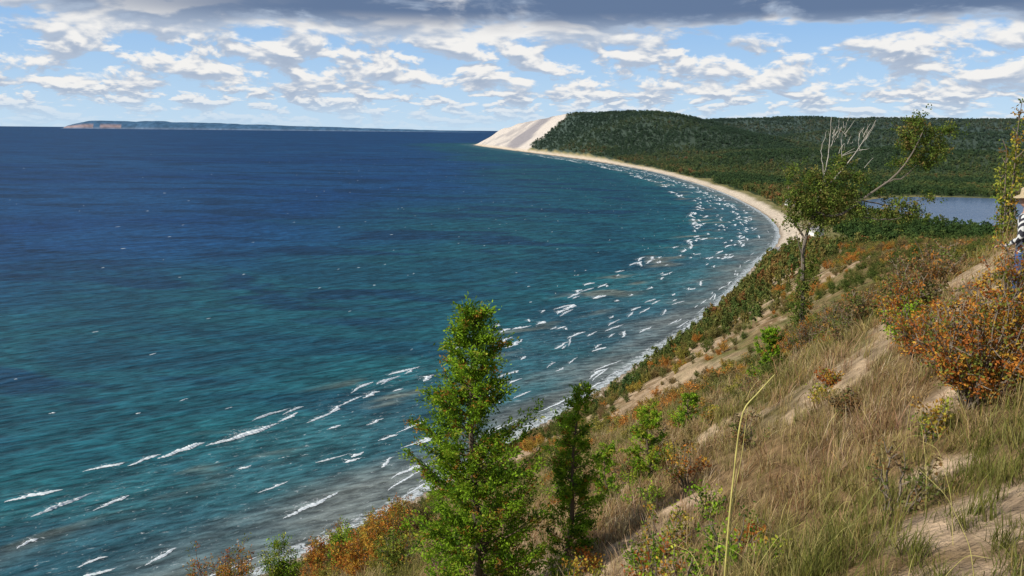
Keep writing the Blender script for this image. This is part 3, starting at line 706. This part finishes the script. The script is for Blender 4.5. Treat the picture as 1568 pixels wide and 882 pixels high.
# ------------------------------------------------------------------ person at the right edge, looking out over the lake
def person(x, y):
    e = bpy.data.objects.new('person_in_sun_hat', None); scene.collection.objects.link(e)
    skin = simple_mat('skin_mat', (.45, .27, .19), .6, 10, .08); jean = simple_mat('denim_mat', (.05, .09, .2), .9, 30, .2)
    hatM = simple_mat('straw_hat_mat', (.42, .33, .2), .9, 40, .2); hairM = simple_mat('hair_mat', (.05, .035, .025), .7, 60, .3)
    shoe = simple_mat('shoe_mat', (.06, .05, .045), .8, 10, .2); pack = simple_mat('backpack_mat', (.03, .10, .28), .8, 20, .15)
    zm, T = newmat('zigzag_sweater_mat')
    tc = T.n('ShaderNodeTexCoord').outputs['Object']; sp = T.n('ShaderNodeSeparateXYZ', {0: tc})
    zz = T.math('PINGPONG', T.math('ADD', sp.outputs[0], sp.outputs[1]), .07)
    st = T.math('PINGPONG', T.math('ADD', T.math('MULTIPLY', zz, 1.2), sp.outputs[2]), .055)
    cc = T.mix(T.math('GREATER_THAN', st, .032), c4(.03, .03, .04), c4(.62, .62, .6))
    T.link(T.n('ShaderNodeBsdfPrincipled', {'Base Color': cc, 'Roughness': .95}).outputs[0], T.n('ShaderNodeOutputMaterial').inputs[0])
    J = []; E = []; Rr = []
    def j(p, r, par=None):
        J.append(p); Rr.append(r)
        if par is not None: E.append((par, len(J)-1))
        return len(J)-1
    pel = j((0, 0, .95), (.155, .115)); wa = j((0, 0, 1.08), (.135, .10), pel); ch = j((0, .0, 1.27), (.165, .115), wa)
    nk0 = j((0, 0, 1.40), (.10, .08), ch); nk = j((0, .01, 1.47), (.052, .055), nk0); j((0, .02, 1.55), (.05, .055), nk)
    for sx in (-1, 1):
        hp = j((sx*.09, 0, .88), (.088, .09), pel); kn = j((sx*.11, .03, .50), (.06, .062), hp); an = j((sx*.115, -.01, .10), (.042, .045), kn)
        j((sx*.12, .14, .035), (.038, .03), an)
        sh_ = j((sx*.175, 0, 1.385), (.06, .058), nk0)
        el_ = j((sx*.245, -.03, 1.12), (.043, .043), sh_); wr = j((sx*.19, .16, 1.0), (.028, .026), el_)
        pm = j((sx*.175, .225, .99), (.035, .017), wr)
        for fi in range(4):
            ox = (fi-1.5)*.019; ln = [.062, .075, .07, .055][fi]
            k1 = j((sx*.175+ox, .265, .985), (.0085, .0085), pm); k2 = j((sx*.175+ox, .265+ln*.5, .97), (.008, .008), k1); j((sx*.175+ox, .265+ln*.75, .945), (.007, .007), k2)
        t1 = j((sx*.175-sx*.035, .205, .985), (.011, .011), pm); j((sx*.175-sx*.055, .24, .975), (.009, .009), t1)
    me = bpy.data.meshes.new('body_skel'); me.from_pydata(J, E, [])
    ob = bpy.data.objects.new('body_skel', me); scene.collection.objects.link(ob)
    ob.modifiers.new('sk', 'SKIN')
    lay = me.skin_vertices[0].data
    for i, r0 in enumerate(Rr): lay[i].radius = r0
    lay[0].use_root = True
    ss = ob.modifiers.new('ss', 'SUBSURF'); ss.levels = 2; ss.render_levels = 2
    bpy.context.view_layer.update()
    ev = ob.evaluated_get(bpy.context.evaluated_depsgraph_get()); bm_ = bpy.data.meshes.new_from_object(ev)
    bpy.data.objects.remove(ob)
    bm_.name = 'body'; bm_.materials.clear()
    for m_ in (zm, jean, skin, shoe): bm_.materials.append(m_)
    for p in bm_.polygons:
        c_ = p.center; p.use_smooth = True
        if c_.z > 1.45: k = 2
        elif c_.y > .175 and c_.z > .8: k = 2
        elif c_.z < .085: k = 3
        elif c_.z < .93 and abs(c_.x) < .23 and c_.y < .15: k = 1
        else: k = 0
        p.material_index = k
    b_ = bpy.data.objects.new('body', bm_); scene.collection.objects.link(b_); b_.parent = e
    def ball(nm, fn, mat, nu=28, nv=20):
        V = []
        for a_ in range(nv+1):
            th = math.pi*a_/nv
            for b2 in range(nu):
                ph = 2*math.pi*b2/nu; V.append(fn(math.sin(th)*math.cos(ph), math.sin(th)*math.sin(ph), math.cos(th)))
        Q = [(a_*nu+b2, (a_+1)*nu+b2, (a_+1)*nu+(b2+1) % nu, a_*nu+(b2+1) % nu) for a_ in range(nv) for b2 in range(nu)]
        o = mesh_np(nm, V, Q, [mat], smooth=True); o.parent = e; return o
    H0 = (0, .03, 1.63)
    def headf(x, y, z):
        w = .076*(1-.18*max(0, -z)); l = .095; yy = y*l
        if y > .5: yy += .022*math.exp(-((x*.076)/.012)**2-((z*.115+.012)/.022)**2)
        if y > .5: yy -= .008*math.exp(-((abs(x*.076)-.032)/.014)**2-((z*.115-.015)/.012)**2)
        if y > .5: yy += .006*math.exp(-((x*.076)/.02)**2-((z*.115+.05)/.01)**2)
        return (H0[0]+x*w, H0[1]+yy, H0[2]+z*.115)
    ball('head', headf, skin, 40, 32)
    for sx in (-1, 1):
        ball('ear', lambda x, y, z, sx=sx: (sx*.078+x*.010, .025+y*.018, 1.625+z*.032), skin, 12, 8)
        ball('eye', lambda x, y, z, sx=sx: (sx*.032+x*.012, .112+y*.009, 1.645+z*.008), hairM, 10, 8)
    ball('hair', lambda x, y, z: (x*.086, .012+y*.093-(.0 if z > 0 else .01), 1.645+z*(.112 if z > 0 else .15)) if y < .35 or z > .55 else (x*.07, .02+y*.06, 1.64+z*.1), hairM)
    V = []; nu = 36; rp = [(.0,.135),(.055,.132),(.088,.11),(.095,.05),(.098,.02),(.13,.01),(.172,-.012),(.17,-.018),(.098,.008)]
    for (r0, z0) in rp:
        for b2 in range(nu):
            ph = 2*math.pi*b2/nu; V.append((math.cos(ph)*r0, .02+math.sin(ph)*r0*1.1, 1.675+z0+.01*math.sin(2*ph)*(r0 > .12)))
    Q = [(a_*nu+b2, (a_+1)*nu+b2, (a_+1)*nu+(b2+1) % nu, a_*nu+(b2+1) % nu) for a_ in range(len(rp)-1) for b2 in range(nu)]
    o = mesh_np('sun_hat', V, Q, [hatM], smooth=True); o.parent = e
    def packf(x, y, z):
        f_ = lambda v, p: math.copysign(abs(v)**p, v)
        return (f_(x, .5)*.14, -.19+f_(y, .5)*.075, 1.2+f_(z, .5)*.2)
    ball('backpack', packf, pack)
    e.location = (x, y, tz(x, y)-.02); e.rotation_euler = (0, 0, math.radians(40))
person(7.12, 12.25)

# ------------------------------------------------------------------ sky, sun, camera
S = Vector((-.74, -.36, .60)).normalized()
w = bpy.data.worlds.new('World'); scene.world = w; w.use_nodes = True
T = NT(w.node_tree)
sky = T.n('ShaderNodeTexSky', sky_type='NISHITA', sun_disc=False, sun_elevation=math.asin(S.z), sun_rotation=math.atan2(S.x, S.y), altitude=100, air_density=1., dust_density=.2, ozone_density=3.)
gen = T.n('ShaderNodeTexCoord').outputs['Generated']
sp = T.n('ShaderNodeSeparateXYZ', {0: gen})
zr = sp.outputs[2]
azm = T.math('ARCTAN2', sp.outputs[0], sp.outputs[1])
def cl(fa, fz, seed, dz=0., det=6):
    v = T.n('ShaderNodeCombineXYZ', {0: T.math('MULTIPLY', azm, fa), 1: T.math('MULTIPLY', T.math('ADD', zr, dz), fz), 2: seed}).outputs[0]
    return T.noise(v, 1., det, .57, .25)
# three cloud decks: far small ones near the horizon, larger and larger ones higher up
w2 = T.maprange(zr, .030, .055); w3 = T.maprange(zr, .080, .11)
def deck(dz, det):
    a_ = cl(32, 95, 1.3, dz*.35, det); b_ = cl(18, 42, 7.1, dz*.8, det); c_ = cl(8.5, 25, 12.7, dz*1.2, det)
    m1 = T.math('ADD', T.math('MULTIPLY', a_, T.math('SUBTRACT', 1., w2)), T.math('MULTIPLY', b_, w2))
    return T.math('ADD', T.math('MULTIPLY', m1, T.math('SUBTRACT', 1., w3)), T.math('MULTIPLY', c_, w3))
nA = deck(0., 6); nB = deck(.009, 3)
topb = T.math('MULTIPLY', T.maprange(zr, .098, .126), T.maprange(azm, -.5, -.2, .45, 1.))
dn = T.math('ADD', T.math('ADD', nA, T.math('MULTIPLY', topb, .13)), .045)
dens = T.math('MULTIPLY', T.maprange(dn, .485, .57), T.maprange(zr, .0, .035, .25, 1))
lit = T.maprange(T.math('SUBTRACT', nA, nB), -.055, .075)
thick = T.maprange(dn, .55, .68)
ccol = T.mix(lit, c4(.48, .57, .71), c4(1., .98, .95))
ccol = T.mix(T.math('MULTIPLY', T.math('MULTIPLY', thick, .6), T.math('SUBTRACT', 1., lit)), ccol, c4(.38, .46, .60))
ccol = T.mix(T.math('MULTIPLY', topb, T.maprange(dn, .51, .67)), ccol, c4(.135, .20, .335))
ccol = T.mix(T.maprange(zr, 0., .05, .5, 0.), ccol, c4(.58, .74, .92))
bluegrad = T.mix(T.maprange(zr, 0., .16, 0, 1, False), c4(5.4, 7.4, 9.4), c4(2.0, 4.4, 8.4))
skyc = T.mix(T.maprange(zr, .1, .5, .88, .3), sky.outputs[0], bluegrad)
bg1 = T.n('ShaderNodeBackground', {0: skyc, 1: .1})
bg2 = T.n('ShaderNodeBackground', {0: ccol, 1: .92})
mx = T.n('ShaderNodeMixShader', {0: T.math('MULTIPLY', dens, .96), 1: bg1.outputs[0], 2: bg2.outputs[0]})
T.link(mx.outputs[0], T.n('ShaderNodeOutputWorld').inputs[0])

sl = bpy.data.lights.new('sun', 'SUN'); sl.energy = 4.6; sl.angle = math.radians(.5); sl.color = (1., .94, .84)
so = bpy.data.objects.new('sun', sl); scene.collection.objects.link(so); so.rotation_euler = S.to_track_quat('Z', 'Y').to_euler(); so.location = (0, 0, 300)

cam = bpy.data.cameras.new('camera'); co = bpy.data.objects.new('camera', cam); scene.collection.objects.link(co)
cam.sensor_width = 36; cam.lens = 31.18; cam.clip_start = .1; cam.clip_end = 300000
co.matrix_world = Matrix.Translation((0, 0, 120)) @ Matrix.Rotation(math.radians(90-10.08), 4, 'X') @ Matrix.Rotation(.0097, 4, 'Z')
scene.camera = co
